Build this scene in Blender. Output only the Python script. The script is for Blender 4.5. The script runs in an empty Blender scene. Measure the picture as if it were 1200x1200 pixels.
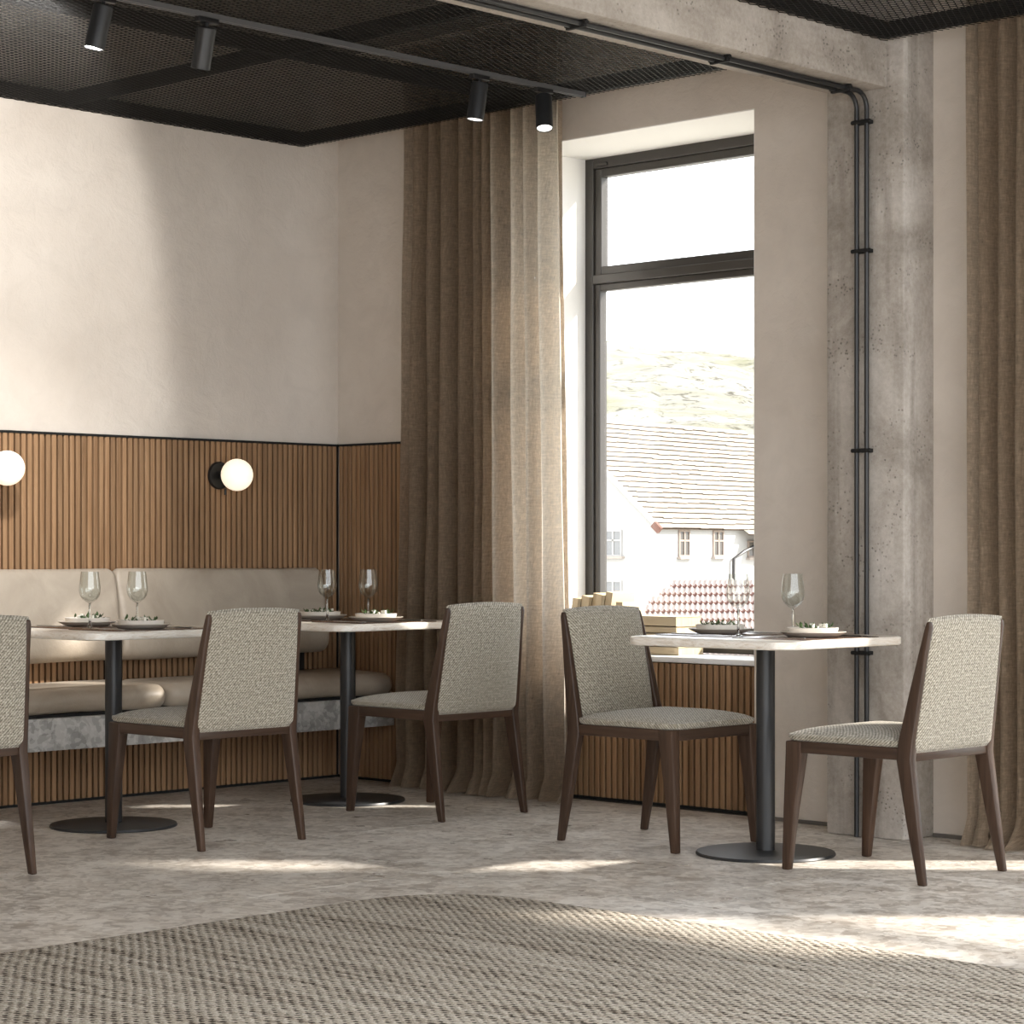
import bpy, bmesh, math, random
from mathutils import Vector, Matrix, noise as mnoise
import numpy as np

random.seed(7)
SC = bpy.context.scene
COL = SC.collection
PI = math.pi

# ------------------------------------------------------------------ camera
CAM = (8.008, -7.162, 1.049)
TH = math.radians(43.9)
FOCAL_PX = 2716.3
cd = bpy.data.cameras.new('camera'); cam = bpy.data.objects.new('camera', cd); COL.objects.link(cam)
cd.sensor_width = 36.0; cd.lens = FOCAL_PX / 1200 * 36.0
cd.shift_y = 43.5 / 1200; cd.clip_start = 0.05; cd.clip_end = 2000
cam.location = CAM; cam.rotation_euler = (PI / 2, 0, TH)
SC.camera = cam

# ------------------------------------------------------------------ world, sun, exposure
W = bpy.data.worlds.new('world'); SC.world = W; W.use_nodes = True
bg = W.node_tree.nodes['Background']
bg.inputs[0].default_value = (0.93, 0.965, 1.0, 1); bg.inputs[1].default_value = 3.6
SUN_E = math.radians(33.0)
SUN_AZ = (math.cos(TH), math.sin(TH))            # the sun stands to the right of the view, beyond the window wall
sd = bpy.data.lights.new('sun', 'SUN'); so = bpy.data.objects.new('sun', sd); COL.objects.link(so)
sd.energy = 10.0; sd.angle = math.radians(2.5); sd.color = (1.0, 0.94, 0.85)
sdir = Vector((-SUN_AZ[0] * math.cos(SUN_E), -SUN_AZ[1] * math.cos(SUN_E), -math.sin(SUN_E)))
so.rotation_euler = sdir.to_track_quat('-Z', 'Y').to_euler(); so.location = (12, 12, 8)

vs = SC.view_settings
vs.view_transform = 'Standard'; vs.look = 'None'; vs.gamma = 1.0; vs.exposure = 0.22
vs.use_curve_mapping = False
cy = SC.cycles
cy.use_denoising = True
cy.max_bounces = 10; cy.diffuse_bounces = 5; cy.glossy_bounces = 4; cy.transmission_bounces = 10
cy.transparent_max_bounces = 12; cy.caustics_reflective = False; cy.caustics_refractive = False
cy.sample_clamp_indirect = 6.0

# ------------------------------------------------------------------ mesh helpers
class MB:
    def __init__(s): s.v = []; s.f = []; s.uv = {}
    def add(s, vs, fs, uvs=None):
        b = len(s.v); s.v += [tuple(p) for p in vs]
        for f in fs: s.f.append(tuple(b + i for i in f))
        if uvs:
            for i, t in enumerate(uvs): s.uv[b + i] = t
        return s
    def box(s, x0, x1, y0, y1, z0, z1):
        return s.add([(x0,y0,z0),(x1,y0,z0),(x1,y1,z0),(x0,y1,z0),(x0,y0,z1),(x1,y0,z1),(x1,y1,z1),(x0,y1,z1)],
              [(0,3,2,1),(4,5,6,7),(0,1,5,4),(1,2,6,5),(2,3,7,6),(3,0,4,7)])
    def loft(s, secs, caps=True, closed=True):
        n = len(secs[0]); vs = [p for q in secs for p in q]; fs = []
        for k in range(len(secs) - 1):
            for i in range(n if closed else n - 1):
                j = (i + 1) % n
                fs.append((k*n+i, k*n+j, (k+1)*n+j, (k+1)*n+i))
        if caps:
            fs.append(tuple(range(n - 1, -1, -1))); fs.append(tuple((len(secs)-1)*n + i for i in range(n)))
        return s.add(vs, fs)
    def lathe(s, prof, n=32, c=(0,0,0), closed=False):
        secs = []
        for r, z in prof:
            secs.append([(c[0] + r*math.cos(2*PI*i/n), c[1] + r*math.sin(2*PI*i/n), c[2] + z) for i in range(n)])
        if closed: secs.append(secs[0])
        return s.loft(secs, caps=not closed)
    def cyl(s, p0, p1, r0, r1=None, n=20):
        return s.tube([p0, p1], [r0, r0 if r1 is None else r1], n)
    def tube(s, path, r, n=12):
        P = [Vector(p) for p in path]; rs = r if isinstance(r, (list, tuple)) else [r] * len(P)
        secs = []; up = None
        for i, p in enumerate(P):
            d = (P[min(i+1, len(P)-1)] - P[max(i-1, 0)]).normalized()
            if up is None:
                up = Vector((0,0,1)) if abs(d.z) < .9 else Vector((1,0,0))
            a = d.cross(up).normalized(); b = a.cross(d).normalized(); up = b
            secs.append([tuple(p + a*rs[i]*math.cos(2*PI*k/n) + b*rs[i]*math.sin(2*PI*k/n)) for k in range(n)])
        return s.loft(secs)
    def sphere(s, c, r, n=32, m=18):
        prof = [(max(1e-4, r*math.sin(PI*k/m)), -r*math.cos(PI*k/m)) for k in range(m+1)]
        return s.lathe(prof, n, c)
    def build(s, name, mat=None, parent=None, smooth=False, angle=35, bevel=0, seg=2, fix=True):
        me = bpy.data.meshes.new(name)
        me.from_pydata(s.v, [], s.f)
        if bevel or fix:
            bm = bmesh.new(); bm.from_mesh(me)
            if fix: bmesh.ops.recalc_face_normals(bm, faces=bm.faces)
            if bevel:
                es = [e for e in bm.edges if e.is_manifold and e.calc_face_angle(0) > math.radians(25)]
                bmesh.ops.bevel(bm, geom=es, offset=bevel, segments=seg, affect='EDGES', profile=.5, clamp_overlap=True)
            bm.to_mesh(me); bm.free()
        if s.uv and not bevel:
            ul = me.uv_layers.new(name='UVMap')
            for l in me.loops: ul.data[l.index].uv = s.uv.get(l.vertex_index, (0, 0))
        if smooth or bevel:
            me.polygons.foreach_set('use_smooth', [True] * len(me.polygons))
            me.set_sharp_from_angle(angle=math.radians(angle))
        me.update()
        o = bpy.data.objects.new(name, me); COL.objects.link(o)
        if mat: me.materials.append(mat)
        if parent: o.parent = parent
        return o

def tag(o, label=None, cat=None, group=None, kind=None):
    if label: o['label'] = label
    if cat: o['category'] = cat
    if group: o['group'] = group
    if kind: o['kind'] = kind
    return o
def empty(name, loc=(0,0,0), rz=0):
    o = bpy.data.objects.new(name, None); COL.objects.link(o); o.empty_display_size = .05
    o.location = loc; o.rotation_euler = (0, 0, rz); return o
def copy_tree(o, parent=None):
    c = o.copy(); COL.objects.link(c)
    if parent: c.parent = parent
    for ch in list(o.children): copy_tree(ch, c)
    return c
def clone(o, loc, parent=None):
    c = o.copy(); COL.objects.link(c); c.location = loc
    if parent: c.parent = parent
    return c
def rrect(hx, hy, r, n=6, cx=0, cy_=0):
    r = max(1e-4, min(r, hx - 1e-4, hy - 1e-4)); pts = []
    for q, (sx, sy) in enumerate(((1,1),(-1,1),(-1,-1),(1,-1))):
        for k in range(n + 1):
            a = q*PI/2 + k*PI/2/n
            pts.append((cx + sx*(hx - r) + r*math.cos(a), cy_ + sy*(hy - r) + r*math.sin(a)))
    return pts

# ------------------------------------------------------------------ material helpers
def newmat(name):
    m = bpy.data.materials.new(name); m.use_nodes = True
    nt = m.node_tree; b = nt.nodes['Principled BSDF']; return m, nt, b
def N(nt, typ, **kw):
    n = nt.nodes.new('ShaderNode' + typ)
    for k, v in kw.items():
        if k.startswith('_'): setattr(n, k[1:], v)
        else: n.inputs[k.replace('__', ' ')].default_value = v
    return n
def L(nt, a, b): nt.links.new(a, b)
def ramp(nt, src, stops, interp='LINEAR'):
    r = nt.nodes.new('ShaderNodeValToRGB'); r.color_ramp.interpolation = interp
    e = r.color_ramp.elements
    while len(e) < len(stops): e.new(.5)
    for i, (p, c) in enumerate(stops):
        e[i].position = p; e[i].color = (*c, 1) if len(c) == 3 else c
    L(nt, src, r.inputs[0]); return r.outputs[0]
def g(v): return (v, v, v)
def mix(nt, fac, a, b, mode='MIX'):
    m = nt.nodes.new('ShaderNodeMix'); m.data_type = 'RGBA'; m.blend_type = mode
    if isinstance(fac, (int, float)): m.inputs[0].default_value = fac
    else: L(nt, fac, m.inputs[0])
    for s, x in ((6, a), (7, b)):
        if isinstance(x, tuple): m.inputs[s].default_value = (*x, 1)
        else: L(nt, x, m.inputs[s])
    return m.outputs[2]
def mth(nt, op, a, b=None, c=None):
    m = nt.nodes.new('ShaderNodeMath'); m.operation = op
    for i, x in enumerate((a, b, c)):
        if x is None: continue
        if isinstance(x, (int, float)): m.inputs[i].default_value = x
        else: L(nt, x, m.inputs[i])
    return m.outputs[0]
def coords(nt, kind='Object', scale=(1,1,1), rot=(0,0,0)):
    if kind == 'Position': out = nt.nodes.new('ShaderNodeNewGeometry').outputs['Position']
    else: out = nt.nodes.new('ShaderNodeTexCoord').outputs[kind]
    mp = nt.nodes.new('ShaderNodeMapping'); mp.inputs['Scale'].default_value = scale; mp.inputs['Rotation'].default_value = rot
    L(nt, out, mp.inputs['Vector']); return mp.outputs[0]
def noise(nt, vec, scale, detail=4, rough=.55, dist=0):
    n = N(nt, 'TexNoise', Scale=scale, Detail=detail, Roughness=rough, Distortion=dist); L(nt, vec, n.inputs['Vector']); return n.outputs['Fac']
def bump(nt, b, h, strength=.2, dist=.01, normal=None):
    n = N(nt, 'Bump', Strength=strength, Distance=dist); L(nt, h, n.inputs['Height'])
    if normal: L(nt, normal, n.inputs['Normal'])
    if b: L(nt, n.outputs[0], b.inputs['Normal'])
    return n.outputs[0]
def simple(name, col, rough=.5, metal=0, spec=.5):
    m, nt, b = newmat(name)
    b.inputs['Base Color'].default_value = (*col, 1); b.inputs['Roughness'].default_value = rough
    b.inputs['Metallic'].default_value = metal; b.inputs['Specular IOR Level'].default_value = spec
    return m

def mat_plaster():
    m, nt, b = newmat('plaster'); p = coords(nt, 'Position')
    big = noise(nt, p, 1.3, 6, .6); fine = noise(nt, p, 26, 6, .65, .6); mid = noise(nt, p, 6, 5, .6, 1.0)
    c = ramp(nt, big, [(.3, (.58,.51,.44)), (.7, (.69,.625,.555))])
    c = mix(nt, mth(nt, 'MULTIPLY', ramp(nt, mid, [(.45, g(0)), (.7, g(1))]), .25), c, (.50,.445,.39))
    L(nt, c, b.inputs['Base Color']); b.inputs['Roughness'].default_value = .85; b.inputs['Specular IOR Level'].default_value = .25
    h = mth(nt, 'ADD', mth(nt, 'MULTIPLY', fine, .6), mid)
    bump(nt, b, h, .6, .009); return m
def mat_concrete(name='concrete', st=(9, 9, .7), k=.6):
    m, nt, b = newmat(name); p = coords(nt, 'Position'); pv = coords(nt, 'Position', st)
    big = noise(nt, p, 2.2, 7, .65, .5); boards = noise(nt, pv, 1.0, 5, .6); fine = noise(nt, p, 55, 4, .7)
    c = ramp(nt, big, [(.32, (.22,.185,.15)), (.5, (.42,.372,.325)), (.68, (.56,.51,.46))])
    c = mix(nt, mth(nt, 'MULTIPLY', ramp(nt, boards, [(.40, g(1)), (.52, g(0))]), k), c, (.21,.175,.14))
    v = N(nt, 'TexVoronoi', Scale=60.0); L(nt, p, v.inputs['Vector'])
    pits = ramp(nt, v.outputs['Distance'], [(.12, g(1)), (.30, g(0))]); msk = ramp(nt, noise(nt, p, 7, 3), [(.5, g(0)), (.62, g(1))])
    pit = mth(nt, 'MULTIPLY', pits, msk)
    c = mix(nt, mth(nt, 'MULTIPLY', pit, .8), c, (.10,.085,.07))
    c = mix(nt, .25, c, ramp(nt, fine, [(.3, (.2,.18,.16)), (.7, (.6,.57,.53))]))
    L(nt, c, b.inputs['Base Color']); b.inputs['Roughness'].default_value = .85; b.inputs['Specular IOR Level'].default_value = .3
    bump(nt, b, mth(nt, 'SUBTRACT', mth(nt, 'ADD', mth(nt, 'MULTIPLY', fine, .4), boards), pit), .5, .006); return m
def mat_stone(name, base, light, dark, rough, sc=1.0, r2=None):
    m, nt, b = newmat(name); p0 = coords(nt, 'Position')
    nz = N(nt, 'TexNoise', Scale=9.0*sc, Detail=4.0); L(nt, p0, nz.inputs['Vector'])
    va = nt.nodes.new('ShaderNodeVectorMath'); va.operation = 'MULTIPLY_ADD'; L(nt, nz.outputs['Color'], va.inputs[0])
    va.inputs[1].default_value = (.07/sc,)*3; L(nt, p0, va.inputs[2]); p = va.outputs[0]
    c = ramp(nt, noise(nt, p0, 3.0*sc, 7, .65), [(.3, tuple(x*.82 for x in base)), (.7, tuple(min(1, x*1.14) for x in base))])
    for s_, a0, a1, col, k in ((9*sc, .74, .78, light, .45), (22*sc, .70, .74, light, .45), (15*sc, .80, .84, dark, .5), (40*sc, .66, .72, dark, .42), (55*sc, .68, .72, light, .45)):
        v = N(nt, 'TexVoronoi', Scale=float(s_)); L(nt, p, v.inputs['Vector'])
        sp = nt.nodes.new('ShaderNodeSeparateColor'); L(nt, v.outputs['Color'], sp.inputs[0])
        c = mix(nt, mth(nt, 'MULTIPLY', ramp(nt, sp.outputs[0], [(a0, g(0)), (a1, g(1))]), k), c, col)
    L(nt, c, b.inputs['Base Color'])
    rr = ramp(nt, noise(nt, p0, 5, 4), [(.3, g(rough - .07)), (.7, g(rough + .1))]); L(nt, rr, b.inputs['Roughness'])
    b.inputs['Specular IOR Level'].default_value = .45
    bump(nt, b, noise(nt, p0, 40, 4, .7), .08, .004); return m
def mat_wood(name, c0, c1, axis='z', rough=.5, per_object=True, gscale=1.0, spec=.4):
    m, nt, b = newmat(name)
    s = {'z': (60, 60, 2.2), 'x': (2.2, 60, 60), 'y': (60, 2.2, 60)}[axis]
    p = coords(nt, 'Object', tuple(q*gscale for q in s))
    if per_object:
        oi = nt.nodes.new('ShaderNodeObjectInfo'); va = nt.nodes.new('ShaderNodeVectorMath'); va.operation = 'MULTIPLY_ADD'
        cb = nt.nodes.new('ShaderNodeCombineXYZ')
        for i in range(3): L(nt, oi.outputs['Random'], cb.inputs[i])
        L(nt, cb.outputs[0], va.inputs[0]); va.inputs[1].default_value = (91, 57, 33); L(nt, p, va.inputs[2]); p = va.outputs[0]
    n1 = noise(nt, p, 1.0, 6, .65, .4)
    c = ramp(nt, n1, [(.28, c0), (.72, c1)])
    if per_object:
        c = mix(nt, 1.0, c, ramp(nt, oi.outputs['Random'], [(0, g(.80)), (1, g(1.12))]), 'MULTIPLY')
    L(nt, c, b.inputs['Base Color']); b.inputs['Roughness'].default_value = rough; b.inputs['Specular IOR Level'].default_value = spec
    bump(nt, b, n1, .15, .002); return m
def mat_fabric():
    m, nt, b = newmat('chair_fabric'); p = coords(nt, 'UV')
    warp = noise(nt, p, 5.0, 2)
    sep = nt.nodes.new('ShaderNodeSeparateXYZ'); L(nt, p, sep.inputs[0])
    a = mth(nt, 'ADD', mth(nt, 'MULTIPLY', sep.outputs[0], 2*PI/.0125), mth(nt, 'MULTIPLY', warp, 9.0))
    bb = mth(nt, 'ADD', mth(nt, 'MULTIPLY', sep.outputs[1], 2*PI/.0098), mth(nt, 'MULTIPLY', warp, -7.0))
    wv = mth(nt, 'MULTIPLY', mth(nt, 'SINE', mth(nt, 'ADD', a, mth(nt, 'MULTIPLY', bb, .75))), .42)
    wv2 = mth(nt, 'MULTIPLY', mth(nt, 'SINE', bb), .12)
    fine = mth(nt, 'ADD', mth(nt, 'MULTIPLY', noise(nt, p, 210, 3, .7), .6), mth(nt, 'MULTIPLY', noise(nt, p, 95, 2, .6), .4))
    h = mth(nt, 'ADD', mth(nt, 'ADD', wv, wv2), mth(nt, 'MULTIPLY', mth(nt, 'SUBTRACT', fine, .5), 5.5))
    c = ramp(nt, mth(nt, 'MULTIPLY_ADD', h, .26, .5), [(.26, (.092,.079,.055)), (.5, (.292,.261,.202)), (.74, (.60,.557,.472))])
    L(nt, c, b.inputs['Base Color']); b.inputs['Roughness'].default_value = .95; b.inputs['Specular IOR Level'].default_value = .1
    b.inputs['Sheen Weight'].default_value = .25; b.inputs['Sheen Roughness'].default_value = .6
    bump(nt, b, h, .35, .003); return m
def mat_curtain():
    m, nt, b = newmat('linen_curtain')
    p = coords(nt, 'UV')
    wx = noise(nt, coords(nt, 'UV', (120, 26, 1)), 1.0, 3, .75); wy = noise(nt, coords(nt, 'UV', (24, 125, 1)), 1.0, 3, .75)
    h = mth(nt, 'ADD', wx, wy)
    c = ramp(nt, mth(nt, 'MULTIPLY', h, .5), [(.38, (.060,.041,.026)), (.5, (.160,.115,.078)), (.62, (.34,.262,.19))])
    L(nt, c, b.inputs['Base Color']); b.inputs['Roughness'].default_value = .95; b.inputs['Specular IOR Level'].default_value = .1
    nb = bump(nt, b, h, .5, .004)
    tr = nt.nodes.new('ShaderNodeBsdfTranslucent'); L(nt, mix(nt, .72, c, (1.0,.93,.82)), tr.inputs[0]); L(nt, nb, tr.inputs['Normal'])
    tp = nt.nodes.new('ShaderNodeBsdfTransparent')
    ms = nt.nodes.new('ShaderNodeMixShader'); ms.inputs[0].default_value = .46
    L(nt, b.outputs[0], ms.inputs[1]); L(nt, tr.outputs[0], ms.inputs[2])
    ms2 = nt.nodes.new('ShaderNodeMixShader'); L(nt, ramp(nt, mth(nt, 'MULTIPLY', h, .5), [(.30, g(.35)), (.42, g(0))]), ms2.inputs[0])
    L(nt, ms.outputs[0], ms2.inputs[1]); L(nt, tp.outputs[0], ms2.inputs[2])
    L(nt, ms2.outputs[0], nt.nodes['Material Output'].inputs[0]); return m
def mat_rug():
    m, nt, b = newmat('woven_rug'); p = coords(nt, 'Position')
    sep = nt.nodes.new('ShaderNodeSeparateXYZ'); L(nt, p, sep.inputs[0])
    wob = noise(nt, p, 2.5, 3); wob2 = noise(nt, p, 48, 3, .7)
    a = mth(nt, 'SINE', mth(nt, 'ADD', mth(nt, 'MULTIPLY', sep.outputs[0], 2*PI/.040), mth(nt, 'MULTIPLY', wob, 6)))
    bb = mth(nt, 'SINE', mth(nt, 'ADD', mth(nt, 'MULTIPLY', sep.outputs[1], 2*PI/.029), mth(nt, 'MULTIPLY', wob2, 1.6)))
    pr = mth(nt, 'ADD', mth(nt, 'MULTIPLY', a, bb), mth(nt, 'MULTIPLY', mth(nt, 'SUBTRACT', wob2, .5), 2.6))
    row = noise(nt, coords(nt, 'Position', (1.4, 26, 1)), 1.0, 4, .6)
    fib = mth(nt, 'ADD', mth(nt, 'MULTIPLY', noise(nt, p, 190, 3, .75), .55), mth(nt, 'MULTIPLY', noise(nt, p, 70, 3, .75), .45))
    c = ramp(nt, fib, [(.37, (.10,.08,.06)), (.5, (.36,.315,.26)), (.62, (.64,.59,.515))])
    c = mix(nt, .38, c, ramp(nt, row, [(.35, (.26,.21,.16)), (.5, (.47,.42,.35)), (.65, (.56,.52,.46))]))
    dk = ramp(nt, mth(nt, 'ADD', mth(nt, 'MULTIPLY_ADD', pr, .5, .5), mth(nt, 'MULTIPLY', mth(nt, 'SUBTRACT', row, .5), -1.1)), [(.66, g(0)), (.84, g(1))])
    c = mix(nt, mth(nt, 'MULTIPLY', dk, .9), c, (.030,.023,.018))
    L(nt, c, b.inputs['Base Color']); b.inputs['Roughness'].default_value = 1.0; b.inputs['Specular IOR Level'].default_value = .05
    bump(nt, b, mth(nt, 'ADD', mth(nt, 'MULTIPLY', pr, -1.0), mth(nt, 'MULTIPLY', fib, .8)), .4, .006); return m
def mat_leather():
    m, nt, b = newmat('taupe_leather'); p = coords(nt, 'Object')
    c = ramp(nt, noise(nt, p, 3.5, 5, .6, .8), [(.3, (.33,.275,.215)), (.7, (.46,.395,.32))])
    L(nt, c, b.inputs['Base Color']); b.inputs['Roughness'].default_value = .42; b.inputs['Specular IOR Level'].default_value = .45
    bump(nt, b, mth(nt, 'ADD', noise(nt, p, 12, 4, .6, 1.2), mth(nt, 'MULTIPLY', noise(nt, p, 160, 2), .15)), .22, .012); return m
def mat_marble():
    m, nt, b = newmat('travertine_top'); p = coords(nt, 'Object', (1, 1, 6))
    n1 = noise(nt, p, 5, 8, .7, 2.2)
    c = ramp(nt, n1, [(.30, (.46,.36,.26)), (.42, (.72,.65,.56)), (.52, (.84,.80,.74)), (.62, (.68,.61,.52)), (.75, (.86,.83,.79))])
    L(nt, c, b.inputs['Base Color']); b.inputs['Roughness'].default_value = .28; bump(nt, b, n1, .03, .002); return m
def mat_glass_pane():
    m, nt, b = newmat('window_glass'); nt.nodes.remove(b)
    t = nt.nodes.new('ShaderNodeBsdfTransparent'); gl = nt.nodes.new('ShaderNodeBsdfGlossy'); gl.inputs['Roughness'].default_value = .02
    fr = N(nt, 'LayerWeight', Blend=.5); ms = nt.nodes.new('ShaderNodeMixShader')
    L(nt, mth(nt, 'MULTIPLY_ADD', mth(nt, 'POWER', fr.outputs['Facing'], 5.0), .6, .03), ms.inputs[0]); L(nt, t.outputs[0], ms.inputs[1]); L(nt, gl.outputs[0], ms.inputs[2])
    L(nt, ms.outputs[0], nt.nodes['Material Output'].inputs[0]); return m
def mat_glass():
    m, nt, b = newmat('wine_glass'); b.inputs['Base Color'].default_value = (.97,1,.985,1)
    b.inputs['Transmission Weight'].default_value = 1; b.inputs['Roughness'].default_value = 0; b.inputs['IOR'].default_value = 1.48; return m
def mat_bowl():
    m, nt, b = newmat('thin_glass'); nt.nodes.remove(b)
    t = nt.nodes.new('ShaderNodeBsdfTransparent'); t.inputs[0].default_value = (.955,.97,.962,1); gl = nt.nodes.new('ShaderNodeBsdfGlossy'); gl.inputs['Roughness'].default_value = .015
    fr = N(nt, 'LayerWeight', Blend=.5); ms = nt.nodes.new('ShaderNodeMixShader')
    L(nt, mth(nt, 'MULTIPLY_ADD', mth(nt, 'POWER', fr.outputs['Facing'], 3.0), .6, .06), ms.inputs[0]); L(nt, t.outputs[0], ms.inputs[1]); L(nt, gl.outputs[0], ms.inputs[2])
    L(nt, ms.outputs[0], nt.nodes['Material Output'].inputs[0]); return m
def mat_emit(name, col, strength, base=(.9,.88,.84)):
    m, nt, b = newmat(name); b.inputs['Base Color'].default_value = (*base, 1); b.inputs['Roughness'].default_value = .35
    b.inputs['Emission Color'].default_value = (*col, 1); b.inputs['Emission Strength'].default_value = strength; return m
def mat_hill():
    m, nt, b = newmat('hillside_scrub'); p = coords(nt, 'Position', (.06, .06, .14))
    n1 = noise(nt, p, 1.0, 8, .7, .8); n2 = noise(nt, p, 7.5, 6, .8, .5)
    c = ramp(nt, n1, [(.36, (.150,.150,.105)), (.5, (.195,.187,.16)), (.62, (.24,.232,.215))])
    c = mix(nt, ramp(nt, n2, [(.54, g(0)), (.62, g(.85))]), c, (.045,.043,.033))
    L(nt, c, b.inputs['Base Color']); b.inputs['Roughness'].default_value = 1; b.inputs['Specular IOR Level'].default_value = 0; return m
def mat_tile(name, c0, c1):
    m, nt, b = newmat(name); p = coords(nt, 'Position')
    c = ramp(nt, noise(nt, p, 1.6, 6, .7), [(.35, c0), (.65, c1)]); L(nt, c, b.inputs['Base Color']); b.inputs['Roughness'].default_value = .9; return m

PLASTER = mat_plaster(); CONCRETE = mat_concrete()
FLOOR = mat_stone('floor_breccia', (.56,.505,.445), (.78,.735,.675), (.25,.205,.165), .33)
BENCHSTONE = mat_stone('bench_stone', (.36,.35,.33), (.60,.59,.57), (.22,.215,.205), .45, 1.0)
GROUT = simple('grout', (.11,.095,.08), .9)
SLAT = mat_wood('oak_slat', (.205,.108,.050), (.37,.225,.120), 'z', .5)
SLATBACK = simple('slat_backing', (.022,.014,.010), .9)
WALNUT = mat_wood('dark_walnut', (.029,.0145,.0085), (.075,.042,.026), 'z', .42, True, 1.0, .38)
FABRIC = mat_fabric(); CURTAIN = mat_curtain(); RUG = mat_rug(); LEATHER = mat_leather(); MARBLE = mat_marble()
BLACK = simple('black_metal', (.013,.013,.014), .42); BLACKM = simple('black_matte', (.010,.0095,.009), .7, 0, .3)
STEEL = simple('powder_black_steel', (.018,.019,.021), .38)
FRAME = simple('bronze_frame', (.045,.040,.035), .4); SILLWHITE = simple('white_sill', (.80,.79,.77), .45)
PANE = mat_glass_pane(); GLASS = mat_glass(); BOWL = mat_bowl()
GLOBE = mat_emit('opal_globe', (1.0,.84,.62), .78, (.82,.80,.76)); LENS = mat_emit('spot_lens', (1,.97,.92), 1.6)
CERAMIC = simple('stoneware', (.58,.52,.45), .45); CERAMIC2 = simple('pale_stoneware', (.70,.655,.59), .45)
PLACEMAT = simple('brown_leather', (.085,.05,.035), .22); CUTLERY = simple('brushed_steel', (.45,.44,.43), .28, 1)
LEAF = simple('salad_leaf', (.055,.10,.03), .5); CHEESE = simple('feta', (.78,.76,.68), .6)
PAGES = mat_wood('aged_pages', (.50,.40,.25), (.66,.55,.38), 'x', .85, True, .8, .1)
COVER = simple('kraft_cover', (.56,.46,.31), .8)
SLABDARK = simple('dark_soffit', (.18,.165,.14), .9)

# ------------------------------------------------------------------ the setting
# floor: a grout bed with large stone tiles laid on it
floor = tag(MB().box(-.05, 12.0, -8.6, .5, -.06, -.004).build('floor', GROUT), 'large brown-grey breccia stone tile floor', kind='structure')
TP = .955; GAP = .0030
tile_me = None
rows = 9
for r in range(rows):
    y1 = .04 - r * TP; y0 = y1 - TP
    off = 3.555 if r % 2 == 1 else 3.555 - TP
    k0 = -3
    for k in range(-3, 6):
        x0 = off + k * 2 * TP; x1 = x0 + 2 * TP
        if x1 < 0 or x0 > 12: continue
        if tile_me is None:
            o = MB().box(0, 2*TP - GAP, 0, TP - GAP, -.012, 0).build('tile', FLOOR, floor); tile_me = o
            o.location = (x0 + GAP/2, y0 + GAP/2, 0)
        else: clone(tile_me, (x0 + GAP/2, y0 + GAP/2, 0), floor)

ZT = 3.32           # underside of the slab above the mesh
WX0, WX1, WZ1 = 1.157, 2.427, 2.766
mbk = MB()
mbk.box(-.3, WX0, 0, .55, -.05, ZT)
mbk.box(WX0, WX1, 0, .55, WZ1, ZT)
mbk.box(WX0, WX1, .112, .55, -.05, .588)
mbk.box(WX1, 3.86, 0, .55, -.05, ZT)
mbk.box(3.86, 5.10, 0, .55, WZ1, ZT)
mbk.box(5.10, 5.90, 0, .55, -.05, ZT)
mbk.box(5.90, 7.50, 0, .55, WZ1, 5.2)
mbk.box(7.50, 12.0, 0, .55, -.05, 5.2)  # both unseen stretches raised above the slab to keep stray sun out
tag(mbk.build('wall_back', PLASTER, fix=False), 'hand-trowelled beige plaster wall with tall window niche', kind='structure')
tag(MB().box(-.3, 0, -8.6, 0, -.05, ZT).build('wall_left', PLASTER), 'hand-trowelled pale plaster wall above the slatted wainscot', kind='structure')
tag(MB().box(-.3, 5.6, -8.9, -8.6, -.05, ZT).build('wall_front', PLASTER), 'plain plaster wall on the unseen side of the room', kind='structure')  # unseen wall added to block sky light from the front
tag(MB().box(-.3, 6.4, -8.9, .55, ZT, ZT + .2).build('ceiling', SLABDARK), 'dark soffit above the black mesh ceiling', kind='structure')
tag(MB().box(2.91, 3.25, -.19, .01, 0, ZT).build('trim_1', CONCRETE, bevel=.008), 'raw concrete column standing proud of the plaster wall', kind='structure')
tag(MB().box(2.952, 3.18, -5.2, -.185, 2.715, ZT).build('trim_2', mat_concrete('beam_concrete', (5, .6, 5), .45), bevel=.012), 'raw concrete ceiling beam running to the column', kind='structure')
tag(MB().box(WX1, 2.905, -.012, 0, 0, .014).box(3.255, 3.9, -.012, 0, 0, .014).build('shadow_gap_strip', simple('shadow_gap_dark', (.13,.115,.10), .7)), 'low dark strip drawn as the shadow gap under the plaster', kind='structure')  # dark strip drawn for the shadow gap at the foot of the wall

# slatted wainscot
SP = .0297; SW = .0202; WH = 1.521
wl = tag(empty('wainscot_panel', (0, 0, 0)), 'vertical oak slat wainscot along the left wall behind the banquette', 'wall panel', 'slatted panels')
MB().box(0.001, .006, -3.75, -.004, 0.004, WH).build('backing_board', SLATBACK, wl)
MB().box(.001, .027, -3.75, -.004, WH, WH + .010).build('cap_strip', BLACKM, wl)
MB().box(.001, .0265, -3.75, -.004, 0, .011).build('plinth_strip', BLACKM, wl)
s0 = MB().box(.006, .025, -SW/2, SW/2, .011, WH).build('slat', SLAT, wl, bevel=.0015, seg=1)
s0.location = (0, -.042, 0)
for k in range(1, 124): clone(s0, (0, -.042 - k*SP, 0), wl)
wb = tag(empty('wainscot_panel', (0, 0, 0)), 'short oak slat wainscot between the room corner and the left curtain', 'wall panel', 'slatted panels')
MB().box(.03, WX0 - .02, -.006, -.001, .004, WH).build('backing_board', SLATBACK, wb)
MB().box(.03, WX0 - .02, -.027, -.001, WH, WH + .010).build('cap_strip', BLACKM, wb)
MB().box(.03, WX0 - .02, -.0265, -.001, 0, .011).build('plinth_strip', BLACKM, wb)
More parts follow.
